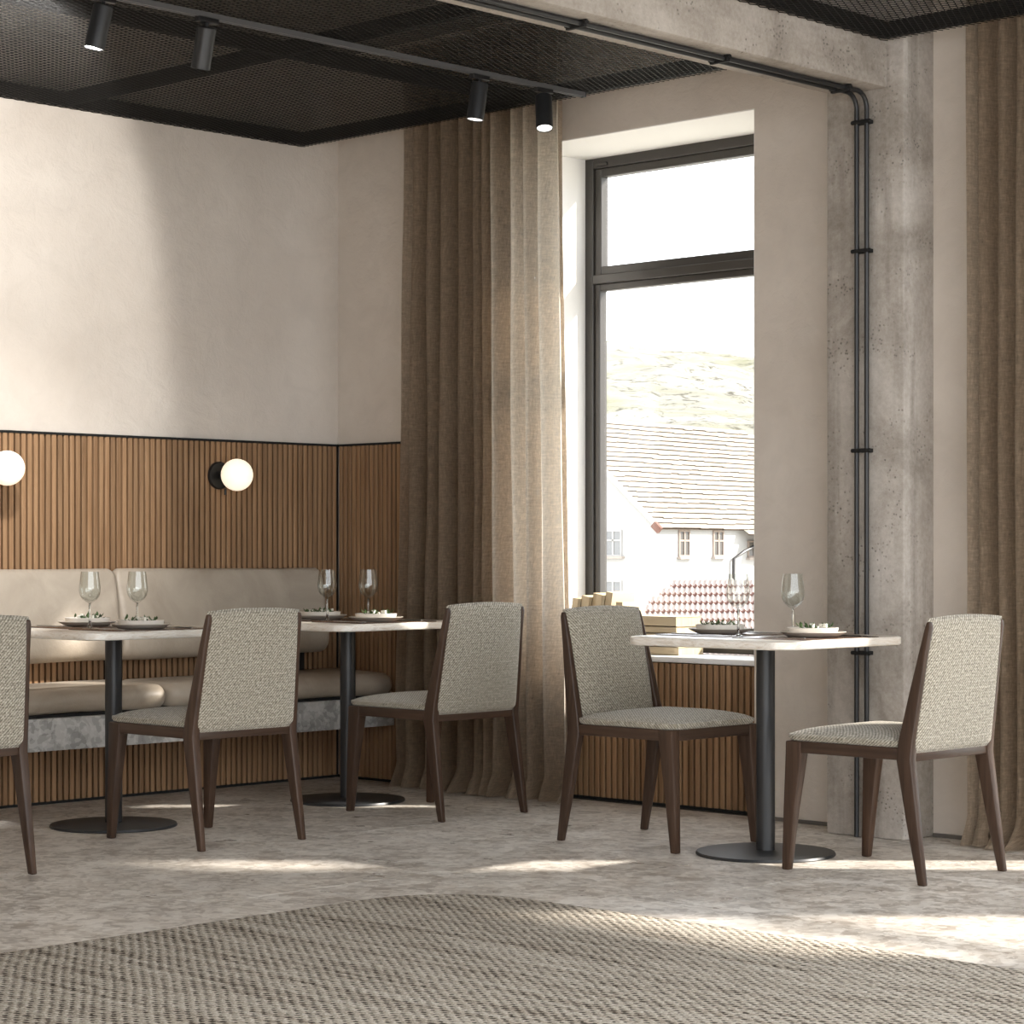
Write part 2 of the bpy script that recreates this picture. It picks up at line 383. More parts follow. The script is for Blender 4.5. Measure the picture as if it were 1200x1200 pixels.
s1 = MB().box(-SW/2, SW/2, -.025, -.006, .011, WH).build('slat', SLAT, wb, bevel=.0015, seg=1)
s1.location = (.045, 0, 0)
for k in range(1, 37): clone(s1, (.045 + k*SP, 0, 0), wb)
wp = tag(empty('sill_panel', (0, .1, 0)), 'low oak slat panel below the window sill', 'wall panel', 'slatted panels')
MB().box(WX0, WX1, .005, .011, .004, .586).build('backing_board', SLATBACK, wp)
MB().box(WX0, WX1, -.0145, .011, 0, .011).build('plinth_strip', BLACKM, wp)
s2 = MB().box(-.0107, .0107, -.013, .005, .011, .584).build('slat', SLAT, wp, bevel=.0015, seg=1)
PS = .0319
s2.location = (WX0 + .018, 0, 0)
for k in range(1, 39): clone(s2, (WX0 + .018 + k*PS, 0, 0), wp)

# windows
def window(n, x0, x1, z0, z1, zt, label, sill=False):
    y0, y1 = .42, .49
    w = tag(empty('window_%d' % n, ((x0+x1)/2, y0, z0)), label, kind='structure')
    ox, oz = (x0+x1)/2, z0
    def part(name, a, b, c, d, e, f, mat=FRAME, bv=.003):
        return MB().box(a-ox, b-ox, c-y0, d-y0, e-oz, f-oz).build(name, mat, w, bevel=bv, seg=1)
    T = .048
    part('window_frame', x0, x0+T, y0, y1, z0, z1); part('window_frame', x1-T, x1, y0, y1, z0, z1)
    part('window_frame', x0+T, x1-T, y0, y1, z1-T, z1); part('window_frame', x0+T, x1-T, y0, y1, z0, z0+T+.03)
    part('transom', x0+T, x1-T, y0-.004, y1, zt-.040, zt)
    for (a0, a1, lab, S) in ((zt, z1-T, 'sash', .037), (z0+T+.03, zt-.040, 'sash', .030)):
        q = MB()
        for bx in ((x0+T, x0+T+S, a0, a1), (x1-T-S, x1-T, a0, a1), (x0+T+S, x1-T-S, a0, a0+S), (x0+T+S, x1-T-S, a1-S, a1)):
            q.box(bx[0]-ox, bx[1]-ox, .012, .06, bx[2]-oz, bx[3]-oz)
        sh = q.build(lab, FRAME, w, bevel=.003, seg=1)
        MB().box(x0+T+S-ox, x1-T-S-ox, .030, .040, a0+S-oz, a1-S-oz).build('pane', PANE, sh)
    part('hinge', x0+.075, x0+.135, y0-.010, y0, z1-.040, z1-.026, FRAME, .002)
    if sill:
        MB().box(x0+.002-ox, x1-.002-ox, .082-y0, -.002, .588-oz, .610-oz).build('window_sill', SILLWHITE, w, bevel=.003)
        RV = simple('sunlit_reveal', (.86,.845,.82), .8)  # linings added; sunlight on the jambs is put into their white colour
        MB().box(x0-ox, x0+.004-ox, .002-y0, -.001, .612-oz, z1-oz).build('reveal', RV, w)
        MB().box(x1-.004-ox, x1-ox, .002-y0, -.001, .612-oz, z1-oz).build('reveal', RV, w)
        MB().box(x0+.004-ox, x1-.004-ox, .002-y0, -.001, z1-.004-oz, z1-oz).build('reveal', RV, w)
    return w
window(1, WX0, WX1, .612, WZ1, 2.251 - .037 + .037, 'tall bronze-framed window with transom light over a low sill', True)
window(2, 3.86, 5.10, .02, WZ1, 2.251, 'tall bronze-framed glazed opening behind the right curtain')
window(3, 5.90, 7.50, .02, WZ1, 2.251, 'tall bronze-framed glazed opening further along the window wall')

# ------------------------------------------------------------------ ceiling mesh
def lattice(x0, x1, y0, y1, z, lw=.054, sw=.026, w=.0044, h=.0026):
    # expanded metal: diamonds with the long way along y; each strand a small triangular bar
    nx = int((x1-x0)/(sw/2)); ny = int((y1-y0)/(lw/2)); V = []; Fc = []
    for i in range(nx):
        for j in range(ny):
            if (i + j) % 2: continue
            a = (x0 + i*sw/2, y0 + j*lw/2)
            for dj in (1, -1):
                if not (0 <= j + dj <= ny): continue
                b = (a[0] + sw/2, a[1] + dj*lw/2)
                dx, dy = b[0]-a[0], b[1]-a[1]; l = math.hypot(dx, dy); px, py = -dy/l*w/2, dx/l*w/2
                k = len(V)
                for q in (a, b):
                    V += [(q[0]+px, q[1]+py, z), (q[0]-px, q[1]-py, z), (q[0], q[1], z+h)]
                Fc += [(k, k+3, k+4, k+1), (k+1, k+4, k+5, k+2), (k+2, k+5, k+3, k)]
    m = MB(); m.v = V; m.f = Fc; return m
MZ = 2.878
def raft(x0, x1, y0, y1, label, xb, yb):
    r = tag(empty('mesh_ceiling_raft', ((x0+x1)/2, (y0+y1)/2, MZ)), label, 'ceiling panel', 'expanded metal ceiling rafts')
    ox, oy = (x0+x1)/2, (y0+y1)/2
    m = lattice(x0-ox, x1-ox, y0-oy, y1-oy, 0).build('expanded_mesh', BLACKM, r, fix=False); m['kind'] = 'stuff'
    H = .062; T = .03
    def bar(a, b, c, d, z0=.008, h=H): MB().box(a-ox, b-ox, c-oy, d-oy, z0, h).build('frame_bar', BLACKM, r)
    bar(x0, x0+T, y0, y1); bar(x1-T, x1, y0, y1); bar(x0+T, x1-T, y1-T, y1); bar(x0+T, x1-T, y0, y0+T)
    for x in xb: bar(x-.02, x+.02, y0+T, y1-T)
    for y in yb: bar(x0+T, x1-T, y-.02, y+.02)
raft(.004, 2.946, -4.4, -.212, 'black expanded metal ceiling raft over the banquette', [1.40], [-1.52, -2.95])
raft(3.186, 5.9, -4.4, -.212, 'black expanded metal ceiling raft right of the concrete beam', [4.6], [-1.52, -2.95])

# ------------------------------------------------------------------ conduits
cdt = tag(empty('electrical_conduit', (3.085, -.215, 0)), 'pair of black conduit pipes clamped up the column and along the beam', 'pipe')
for dx, zt in ((-.022, 2.704), (.022, 2.704)):
    R0 = .058 + (.0 if dx < 0 else .0); pth = [(dx, 0, .002), (dx, 0, zt - R0)]
    for k in range(1, 9):
        a = k/8*PI/2; pth.append((dx, -R0*(1-math.cos(a)), zt - R0 + R0*math.sin(a)))
    pth.append((dx, -4.9, zt)); MB().tube(pth, .0088, 12).build('pipe', BLACK, cdt, smooth=True)
clv = MB().box(-.034, .034, -.012, .026, -.007, .007); clv.tube([(-.042,-.004,0),(-.030,-.004,0)], .008, 8); clv.tube([(.030,-.004,0),(.042,-.004,0)], .008, 8)
clv = clv.build('clamp', BLACKM, cdt, bevel=.002, seg=1); clv.location = (0, 0, 2.60)
for z in (2.132, 1.407, .672): clone(clv, (0, 0, z), cdt)
clh = MB().box(-.040, .040, -.007, .007, -.012, .012); clh.tube([(-.047,0,.004),(-.036,0,.004)], .009, 8); clh.tube([(.036,0,.004),(.047,0,.004)], .009, 8)
clh = clh.build('clamp', BLACKM, cdt, bevel=.002, seg=1); clh.location = (0, -.13, 2.702)
for y in (-.82, -1.54, -2.26, -2.98): clone(clh, (0, y, 2.702), cdt)

# ------------------------------------------------------------------ track and spotlights
TX = 1.78
tr = tag(empty('track_rail', (TX, -.28, 2.862)), 'slim black lighting track fixed under the mesh ceiling', 'light track')
MB().box(-.012, -.007, -4.0, 0, -.004, .015).box(.007, .012, -4.0, 0, -.004, .015).box(-.007, .007, -4.0, 0, .006, .015).build('rail', simple('track_grey', (.11,.11,.112), .35), tr)
MB().box(-.013, .013, 0, .005, -.005, .016).build('end_cap', STEEL, tr)
def spot(y, lat, fwd, label, aim=None, watt=0, cone=90):
    s = tag(empty('spotlight', (TX, y, 2.858)), label, 'spotlight', 'spotlights on the ceiling track')
    MB().box(-.012, .012, -.045, .045, -.016, .004).build('adapter', BLACK, s, bevel=.002, seg=1)
    MB().cyl((0,0,-.036), (0,0,-.012), .007, n=12).build('joint', STEEL, s, smooth=True)
    ax = Vector((lat*math.cos(TH) - fwd*math.sin(TH), lat*math.sin(TH) + fwd*math.cos(TH), -1)).normalized()
    q = Vector((0, 0, -1)).rotation_difference(ax)
    def turn(m): m.v = [tuple(q @ (Vector(p) + Vector((0,0,.030))) + Vector((0,0,-.030))) for p in m.v]; return m
    body = turn(MB().lathe([(.001,-.028),(.030,-.028),(.0335,-.032),(.0335,-.170),(.032,-.172),(.0300,-.170),(.0300,-.160),(.001,-.160)], 28)).build('body', STEEL, s, smooth=True)
    turn(MB().lathe([(.001,-.1595),(.0295,-.1595),(.0295,-.1685),(.001,-.1695)], 28)).build('lens', LENS, body, smooth=True)
    if aim:
        ld = bpy.data.lights.new('wall_wash_lamp', 'SPOT'); lo = bpy.data.objects.new('wall_wash_lamp', ld); COL.objects.link(lo); lo.parent = s  # lamp added to brighten the left wall; beam turned off the body's axis
        p = q @ Vector((0, 0, -.155)) + Vector((0, 0, -.030)); lo.location = p
        ld.energy = watt; ld.spot_size = math.radians(cone); ld.spot_blend = .10 if cone > 90 else .7; ld.shadow_soft_size = .05; ld.color = (1, .985, .965)
        lo.rotation_euler = (Vector(aim) - Vector((TX, y, 2.852)) - p).to_track_quat('-Z', 'Y').to_euler()
spot(-2.62, -.22, .02, 'black cylinder spotlight cut by the top edge, leftmost on the track', (0, -3.20, 2.30), 180, 122)
spot(-2.19, -.20, .27, 'black cylinder spotlight, second from the left on the track', (.05, -1.80, 1.00), 70, 46)
spot(-.868, -.13, -.03, 'black cylinder spotlight hanging before the curtain, third along the track')
spot(-.512, .03, -.33, 'black cylinder spotlight nearest the window at the end of the track')

# ------------------------------------------------------------------ curtains
def curtain(name, x0, x1, n, seed, flare, label, zt=3.25):
    rnd = random.Random(seed); NS = n*16; NZ = 46
    ph = [0]; wts = [rnd.uniform(.55, 1.5) for _ in range(n)]; tot = sum(wts)
    amps = [rnd.uniform(.60, 1.1) for _ in range(n+1)]
    V = []; U = []; s_acc = [0]*(NS+1)
    zs = [0.006 + (1 - math.cos(PI/2*min(1, k/10)))*.16 if k <= 10 else .166 + (zt-.166)*((k-10)/(NZ-10)) for k in range(NZ+1)]
    cum = [0]
    for w in wts: cum.append(cum[-1] + w/tot)
    for j, z in enumerate(zs):
        low = max(0, 1 - z/2.8); pud = max(0, 1 - z/.12)**1.6; arc = 0; prev = None
        for i in range(NS+1):
            p = i/NS*n; k = min(n-1, int(p)); t = p - k
            q = cum[k] + (cum[k+1]-cum[k])*t
            a = amps[k]*(1-t) + amps[k+1]*t
            A = (.047 + .008*low) * a * (1 + .25*mnoise.noise((q*9, z*1.3, seed)))
            c = math.cos(2*PI*t); sn = math.sin(2*PI*t)
            x = x0 + (x1-x0)*q + flare*low*(q-.35) + .013*sn*a + .012*mnoise.noise((q*5, z*.9, seed+3))*low
            y = -.106 - A*(c + .22*math.cos(4*PI*t)) + .012*mnoise.noise((q*3, z*.7, seed+7))*low
            if pud > 0:
                nz = mnoise.noise((q*7.0, 0, seed+11)); n2 = mnoise.noise((q*15.0, 2, seed+5))
                y -= pud*(.052 + .085*nz); x += pud*.05*n2
                zz = z + max(0, .030*(.4+n2))*math.sin(pud*PI)
            else: zz = z
            y = min(y, -.030) if (z < 1.6 and x < WX0) or x > WX1 else y
            V.append((x, y, zz))
            if prev: arc += math.hypot(x-prev[0], y-prev[1])
            prev = (x, y); U.append((arc, z))
    Fc = []
    for j in range(NZ):
        for i in range(NS):
            b = j*(NS+1)+i; Fc.append((b, b+1, b+NS+2, b+NS+1))
    m = MB(); m.add(V, Fc, U)
    o = m.build(name, CURTAIN, smooth=True, angle=180)
    return tag(o, label, 'curtain', 'floor-length linen curtains')
curtain('linen_curtain', .600, 1.535, 11, 3, .085, 'brown linen curtain left of the window, sunlit along its right edge')
curtain('linen_curtain', 3.490, 4.06, 8, 21, -.03, 'brown linen curtain at the right edge, behind the rightmost chair')

# ------------------------------------------------------------------ banquette
bq = tag(empty('banquette_bench', (0, -1.9, 0)), 'cantilevered stone bench with taupe leather seat and back cushions', 'bench')
MB().box(.026, .412, -1.95, 1.872, .258, .386).build('stone_shelf', BENCHSTONE, bq, bevel=.003)
MB().box(.03, .385, -1.94, 1.865, .386, .398).build('shadow_gap', BLACKM, bq)
def sweep(sec, y0, y1, rnd, name, parent, bend=0):
    cx = sum(p[0] for p in sec)/len(sec); cz = sum(p[1] for p in sec)/len(sec); secs = []
    ys = []
    K = 8
    for k in range(K+1):
        a = k/K*PI/2; ys.append((y0 + rnd*(1-math.sin(a)) if False else y0 + rnd*(1-math.cos(a)), math.sin(a)))
    ys2 = [(y0 + (y1-y0)*t, 1) for t in [i/16 for i in range(1, 16)] if y0 + rnd < y0 + (y1-y0)*t < y1 - rnd]
    full = ys + ys2 + [(y1 - (y - y0), s) for y, s in reversed(ys)]
    ins = rnd
    for y, s in full:
        d = ins*(1-s)
        q = []
        for x, z in sec:
            vx, vz = x-cx, z-cz; l = math.hypot(vx, vz); f = max(.02, (l-d)/l)
            q.append((cx + vx*f + .004*mnoise.noise((x*8, y*3, z*8)), y, cz + vz*f + .006*mnoise.noise((x*5+4, y*2.5, z*5))))
        secs.append(q)
    return MB().loft(secs).build(name, LEATHER, parent, smooth=True, angle=60)
seat_sec = [(x, z) for x, z in rrect(.197, .049, .046, 6, .225, .447)]
seat_sec = [(x + (.010 if x > .3 else 0)*(1-((z-.447)/.05)**2), z + (.012*(1-((x-.2)/.2)**2) if z > .45 else 0)) for x, z in seat_sec]
back_ctrl = [(.030,.60),(.030,.75),(.030,.90),(.032,.952),(.055,.968),(.080,.962),(.094,.940),(.112,.86),(.130,.77),(.146,.69),(.150,.645),(.138,.606),(.110,.587),(.07,.582),(.04,.586)]
def smooth_loop(pts, k=3):
    for _ in range(k-1):
        out = []
        for i, p in enumerate(pts):
            q = pts[(i+1) % len(pts)]
            out += [(.75*p[0]+.25*q[0], .75*p[1]+.25*q[1]), (.25*p[0]+.75*q[0], .25*p[1]+.75*q[1])]
        pts = out
    return pts
back_sec = smooth_loop(back_ctrl)
for a, b in ((-1.295, -.035), (-2.58, -1.303), (-3.84, -2.59)):
    o = sweep(seat_sec, a + 1.9, b + 1.9, .05, 'seat_cushion', bq)
for a, b in ((-1.318, -.175), (-2.60, -1.326), (-3.84, -2.608)):
    o = sweep(back_sec, a + 1.9, b + 1.9, .028, 'back_cushion', bq)
for y in (-.30, -1.31, -2.6):
    MB().box(.026, .075, y + 1.9 - .03, y + 1.9 + .03, .40, .60).build('back_bracket', BLACKM, bq)

# ------------------------------------------------------------------ sconces
def sconce(y, z, label):
    s = tag(empty('globe_sconce', (.025, y, z)), label, 'wall lamp', 'globe wall lamps on the slats')
    p = MB().lathe([(.001,0),(.061,0),(.061,.008),(.057,.014),(.001,.014)], 36); p.v = [(v[2], v[0], v[1]) for v in p.v]
    p.build('backplate', BLACK, s, smooth=True)
    MB().cyl((.012,0,0), (.062,0,0), .012, n=16).build('stem', BLACK, s, smooth=True)
    MB().cyl((.052,0,0), (.066,0,0), .026, n=24).build('collar', BLACK, s, smooth=True)
    MB().sphere((.127,0,0), .070, 40, 24).build('globe', GLOBE, s, smooth=True)
    MB().cyl((.020,.022,-.058), (.020,.022,-.085), .005, n=10).build('toggle_switch', BLACK, s, smooth=True)
sconce(-.724, 1.372, 'opal globe wall lamp with black backplate, nearest the corner')
sconce(-1.900, 1.372, 'opal globe wall lamp cut by the left edge of the view')

# ------------------------------------------------------------------ tables
def table(x, y, label):
    t = tag(empty('dining_table', (x, y, 0)), label, 'table', 'pedestal tables with stone tops')
    secs = []
    for ins, z in ((.004,.720),(.0,.724),(.0,.746),(.004,.750)):
        secs.append([(a, b, z) for a, b in rrect(.352-ins, .352-ins, .075, 8)])
    MB().loft(secs).build('table_top', MARBLE, t, smooth=True, angle=50)
    MB().box(-.14, .14, -.14, .14, .712, .7205).build('mounting_plate', BLACK, t)
    MB().cyl((0,0,.010), (0,0,.714), .0322, n=32).build('post', STEEL, t, smooth=True)
    MB().lathe([(.001,0),(.238,0),(.240,.003),(.237,.010),(.20,.0125),(.045,.016),(.001,.016)], 56).build('base_disc', STEEL, t, smooth=True, angle=25)
    return t
TABLES = {'left': (.83, -1.88), 'corner': (.812, -.672), 'window': (3.108, -.812)}
table(*TABLES['left'], 'square stone-topped pedestal table before the sunlit part of the banquette')
table(*TABLES['corner'], 'square stone-topped pedestal table in the corner beside the left curtain')
table(*TABLES['window'], 'square stone-topped pedestal table under the window between two facing chairs')

def glass_proto():
    gob = empty('wine_glass')
    out = [(.0045,.094),(.012,.098),(.026,.108),(.036,.122),(.0405,.140),(.0405,.155),(.0375,.178),(.0345,.200),(.0330,.214)]
    inn = [(.0322,.214),(.0337,.200),(.0367,.178),(.0396,.155),(.0395,.141),(.0350,.124),(.025,.1115),(.012,.104),(.001,.1025)]
    b = MB().lathe([(.001,.0935)] + out + inn, 32).build('bowl', BOWL, gob, smooth=True, angle=60)
    MB().lathe([(.001,.004),(.010,.006),(.0055,.016),(.0038,.035),(.0036,.070),(.0042,.090),(.001,.0945)], 20).build('stem', GLASS, gob, smooth=True, angle=60)
    MB().lathe([(.001,0),(.036,0),(.037,.001),(.034,.0022),(.015,.0045),(.001,.006)], 32).build('foot', GLASS, gob, smooth=True, angle=60)
    return gob
def leaves(seed, dark):
    rnd = random.Random(seed); m = MB()
    for k in range(34):
        a = rnd.uniform(0, 2*PI); r = .062*math.sqrt(rnd.random()); c = Vector((r*math.cos(a), r*math.sin(a), rnd.uniform(.003, .012)))
        h = rnd.uniform(0, 2*PI); up = rnd.uniform(.1, .9); l = rnd.uniform(.016, .030); w = l*.42
        d = Vector((math.cos(h)*math.cos(up), math.sin(h)*math.cos(up), math.sin(up))); sd_ = Vector((-math.sin(h), math.cos(h), 0))
        up_ = d.cross(sd_)*-1
        pts = [c, c + d*l*.35 + sd_*w*.5 + up_*w*.25, c + d*l*.35 - sd_*w*.5 + up_*w*.25, c + d*l*.4, c + d*l*.75 + sd_*w*.42 + up_*w*.2, c + d*l*.75 - sd_*w*.42 + up_*w*.2, c + d*l*.78, c + d*l*1.0 - up_*w*.2]
        m.add(pts, [(0,3,1),(0,2,3),(1,3,6,4),(3,2,5,6),(4,6,7),(6,5,7)])
    return m
def crumbs(seed):
    rnd = random.Random(seed); m = MB()
    for k in range(7):
        a = rnd.uniform(0, 2*PI); r = .058*math.sqrt(rnd.random()); s = rnd.uniform(.004, .007)
        x, y, z = r*math.cos(a), r*math.sin(a), rnd.uniform(.010, .018); m.box(x-s, x+s, y-s*.8, y+s*.8, z-s, z+s)
    return m
def fork_mesh():
    m = MB(); m.box(-.09, .02, -.0035, .0035, .0008, .0032); m.box(.02, .052, -.011, .011, .0008, .0028)
    for y in (-.0085, -.0030, .0030, .0085): m.box(.052, .095, y-.0013, y+.0013, .0012, .0028)
    return m
def knife_mesh():
    m = MB(); m.box(-.105, -.005, -.0045, .0045, .0006, .0046)
    m.loft([[(-.005,-.008,.001),(-.005,.004,.001),(-.005,.004,.0026),(-.005,-.008,.0018)], [(.08,-.009,.001),(.08,.004,.001),(.08,.004,.0026),(.08,-.009,.0018)], [(.115,-.001,.001),(.115,.0035,.001),(.115,.0035,.0022),(.115,-.001,.0016)]])
    return m
protos = {}
def put(kind, maker, loc, rz, label, cat, group):
    if kind not in protos:
        protos[kind] = maker(); o = protos[kind]
    else: o = copy_tree(protos[kind])
    o.location = loc; o.rotation_euler = (0, 0, rz); tag(o, label, cat, group); return o
def mk(name, mb, mat, **k): return lambda: mb.build(name, mat, **k)
def mat_pad():
    secs = [[(a, b, z) for a, b in rrect(.155-i, .215-i, .015, 3)] for i, z in ((.001,0),(0,.001),(0,.0024),(.001,.003))]
    return MB().loft(secs).build('placemat', PLACEMAT, smooth=True)
def charger():
    return MB().lathe([(.001,.0),(.074,.0),(.086,.003),(.103,.011),(.1125,.0175),(.1115,.0192),(.100,.0152),(.090,.0112),(.001,.0110)], 48).build('charger_plate', CERAMIC, smooth=True, angle=40)
def plate():
    return MB().lathe([(.001,0),(.078,0),(.083,.002),(.0865,.0195),(.0855,.0212),(.083,.0202),(.080,.010),(.001,.009)], 48).build('rimmed_plate', CERAMIC2, smooth=True, angle=40)
for tn, (tx, ty) in TABLES.items():
    where = {'left': 'the left table', 'corner': 'the corner table', 'window': 'the window table'}[tn]
    for side, sgn, sl in (('a', -1, {'left': 'banquette side', 'corner': 'banquette side', 'window': 'window side'}[tn]), ('b', 1, 'chair side' if tn != 'window' else 'concrete column side')):
        rz = 0 if sgn < 0 else PI
        px, py = tx + sgn*.195, ty - .02*sgn
        Z = .750
        if tn == 'window' : px = tx + sgn*.215
        put('mat', mat_pad, (tx + sgn*.185, py, Z), rz, 'brown leather placemat on the %s of %s' % (sl, where), 'placemat', 'placemats')
        put('charger', charger, (px, py, Z+.003), 0, 'wide stoneware charger plate on the %s of %s' % (sl, where), 'plate', 'charger plates')
        put('plate', plate, (px, py, Z+.0142), 0, 'straight-rimmed pale plate on the %s of %s' % (sl, where), 'plate', 'rimmed plates')
        sal = leaves(hash((tn, side)) % 97 + len(tn)*3 if False else (len(tn)*7 + (3 if sgn > 0 else 11)), 0).build('salad_greens', LEAF, fix=False)
        sal.location = (px, py, Z+.0255); tag(sal, 'dark green salad leaves on the plate at the %s of %s' % (sl, where), 'salad', 'salads', 'stuff')
        chz = crumbs(len(tn)*5 + (2 if sgn > 0 else 9)).build('cheese_crumbs', CHEESE, sal, bevel=.001, seg=1)
        put('glass', glass_proto, (px - sgn*.165, py + sgn*.108, Z), 0, 'empty stemmed wine glass on the %s of %s' % (sl, where), 'wine glass', 'wine glasses')
        put('fork', mk('fork', fork_mesh(), CUTLERY, bevel=.0004, seg=1), (tx + sgn*.205, py - sgn*.150, Z+.003), rz, 'steel fork beside the plate on the %s of %s' % (sl, where), 'fork', 'forks')
        put('knife', mk('knife', knife_mesh(), CUTLERY), (tx + sgn*.205, py + sgn*.150, Z+.003), rz, 'steel knife beside the plate on the %s of %s' % (sl, where), 'knife', 'knives')

# ------------------------------------------------------------------ chairs
def chair_proto():
    # local +X is the front; s is measured backwards from the front feet
    t = empty('dining_chair'); X = lambda s: .2775 - s
    def leg(st, sg, bev=.004):
        secs = []
        for z, s0, s1, yo, th in st:
            yi = yo - th; secs.append([(X(s0), sg*yo, z), (X(s1), sg*yo, z), (X(s1), sg*yi, z), (X(s0), sg*yi, z)])
        return MB().loft(secs)
    rear = [(0,.531,.557,.240,.021),(.20,.487,.530,.240,.027),(.30,.468,.5175,.240,.031),(.392,.4505,.505,.240,.034),(.45,.458,.511,.2375,.032),(.60,.492,.532,.228,.026),(.72,.520,.548,.220,.022),(.805,.541,.562,.2145,.020),(.822,.547,.559,.2135,.018)]
    front = [(0,.0,.028,.236,.026),(.20,.008,.052,.238,.035),(.386,.017,.080,.239,.044),(.424,.018,.080,.239,.044)]
    for sg in (-1, 1):
        leg(front, sg).build('leg', WALNUT, t, bevel=.005)
        leg(rear, sg).build('back_leg', WALNUT, t, bevel=.004, angle=50)
        MB().box(X(.470), X(.07), sg*.236 if sg < 0 else .214, -.214 if sg < 0 else .236, .386, .424).build('side_rail', WALNUT_X, t, bevel=.003)
    MB().box(X(.042), X(.020), -.20, .20, .386, .424).build('front_rail', WALNUT_Y, t, bevel=.003)
    MB().box(X(.500), X(.476), -.21, .21, .382, .412).build('rear_rail', WALNUT_Y, t, bevel=.003)
    # seat cushion
    V = []; U = []; Fc = []
    rings = [(.010,.4235),(.002,.427),(-.003,.436),(-.002,.446),(.005,.454),(.018,.460),(.040,.466),(.075,.472),(.12,.477),(.17,.479)]
    n = None
    for ins, z in rings:
        loop = rrect(.229-ins, .237-ins, max(.02, .045-ins*.2), 6, X(.241), 0); n = len(loop)
        for x, y in loop: V.append((x, y, z - .008*((x-X(.241))/.23)**2*(1 if z > .45 else 0))); U.append((x + z*.6, y + z*.6))
    for k in range(len(rings)-1):
        for i in range(n): j = (i+1) % n; Fc.append((k*n+i, k*n+j, (k+1)*n+j, (k+1)*n+i))
    Fc.append(tuple((len(rings)-1)*n+i for i in range(n))); Fc.append(tuple(range(n-1, -1, -1)))
    m = MB(); m.add(V, Fc, U); m.build('seat', FABRIC, t, smooth=True, angle=70)
    # back pad
    NB, NA = 26, 28; zb, ztp = .404, .832
    def cl(z):   # rear plane and half width of the pad at height z
        k = (z-.404)/(.822-.404); sr = .5065 + (.563-.5065)*k; hw = .2345 - .0245*k; return sr, hw
    V = []; U = []; Fc = []
    for side in (0, 1):
        for i in range(NB+1):
            b = i/NB; z = zb + (ztp-zb)*b; sr, hw = cl(z)
            for j in range(NA+1):
                a = -1 + 2*j/NA
                ex = (1 - abs(a)**7); ez = 1 - max(0, (b-.5)*2)**9; eb = 1 - max(0, (.5-b)*2)**14
                e = max(0, min(ex, 1)*ez*eb)**.5
                arch = .010*(1-a*a)*b**3
                if side == 0: s_ = sr - .010 + e*.0155 + .006*(1-a*a)*math.sin(PI*b)     # rear face, barely crowned
                else:
                    th = .050*(1-b)+.034*b; lum = .010*math.exp(-((b-.38)/.22)**2) + .004*math.exp(-((b-.88)/.1)**2)
                    s_ = sr - .012 - e*(th*.62 + lum*(1-.6*a*a)) + .006*(1-a*a)*math.sin(PI*b)*.2
                V.append((X(s_), a*hw, z + arch)); U.append((a*hw, z))
    base = (NB+1)*(NA+1)
    for sd_ in (0, 1):
        for i in range(NB):
            for j in range(NA):
                q = sd_*base + i*(NA+1)+j; Fc.append((q, q+1, q+NA+2, q+NA+1))
    for i in range(NB):
        for j in (0, NA):
            q = i*(NA+1)+j; Fc.append((q, q+NA+1, base+q+NA+1, base+q))
    for j in range(NA):
        for i in (0, NB):
            q = i*(NA+1)+j; Fc.append((q, q+1, base+q+1, base+q))
    m = MB(); m.add(V, Fc, U); m.build('backrest', FABRIC, t, smooth=True, angle=75)
    return t
WALNUT_X = mat_wood('dark_walnut_rail', (.029,.0145,.0085), (.075,.042,.026), 'x', .42, True, 1.0, .38)
WALNUT_Y = mat_wood('dark_walnut_cross', (.029,.0145,.0085), (.075,.042,.026), 'y', .42, True, 1.0, .38)
ch = chair_proto()
CH = [(1.440, -3.075, PI, 'upholstered walnut dining chair cut by the left edge of the view'),
      (1.392, -1.887, PI, 'upholstered walnut dining chair with its back to us at the left table'),
      (1.372, -.703, PI, 'upholstered walnut dining chair with its back to us, in front of the left curtain'),
      (2.615, -.797, 0, 'upholstered walnut dining chair below the window, its seat front turned to us'),
      (3.658, -.845, PI, 'upholstered walnut dining chair beside the concrete column, rightmost of all')]
for i, (x, y, rz, lab) in enumerate(CH):
    o = ch if i == 0 else copy_tree(ch)
    o.location = (x, y, 0); o.rotation_euler = (0, 0, rz); tag(o, lab, 'chair', 'dining chairs')

# ------------------------------------------------------------------ books on the sill
def book(w, h, d, parent_name='book'):
    b = empty(parent_name)       # stands with its spine towards -Y: w thick (x), d deep (y), h tall (z)
    MB().box(-w/2+.0015, w/2-.0015, .004, d-.003, .003, h-.003).build('page_block', PAGES, b)
    MB().box(-w/2, -w/2+.0018, 0, d, 0, h).box(w/2-.0018, w/2, 0, d, 0, h).box(-w/2, w/2, 0, .002, 0, h).build('cover', COVER, b)
    return b
SZ = .610
bx = 1.248
for i, (w, h, tl) in enumerate(((.034,.228,.17),(.046,.236,.17),(.030,.250,.17),(.040,.246,.17),(.036,.256,.17),(.034,.215,0))):
    b = book(w, h, .15)
    if tl: cx = bx + w/2*math.cos(tl); z0 = SZ + w/2*math.sin(tl) + .0005; bx += w/math.cos(tl) + .006
    else: cx = bx + .046 + w/2; z0 = SZ
    b.location = (cx, .20 + .012*(i % 3), z0); b.rotation_euler = (0, tl, 0)
    tag(b, ['first leaning kraft book from the left on the window sill', 'second leaning kraft book from the left on the window sill', 'third leaning kraft book from the left on the window sill', 'fourth leaning kraft book from the left on the window sill', 'fifth and tallest leaning kraft book on the window sill', 'short upright kraft book at the right end of the leaning row'][i], 'book', 'books on the window sill')
z = SZ
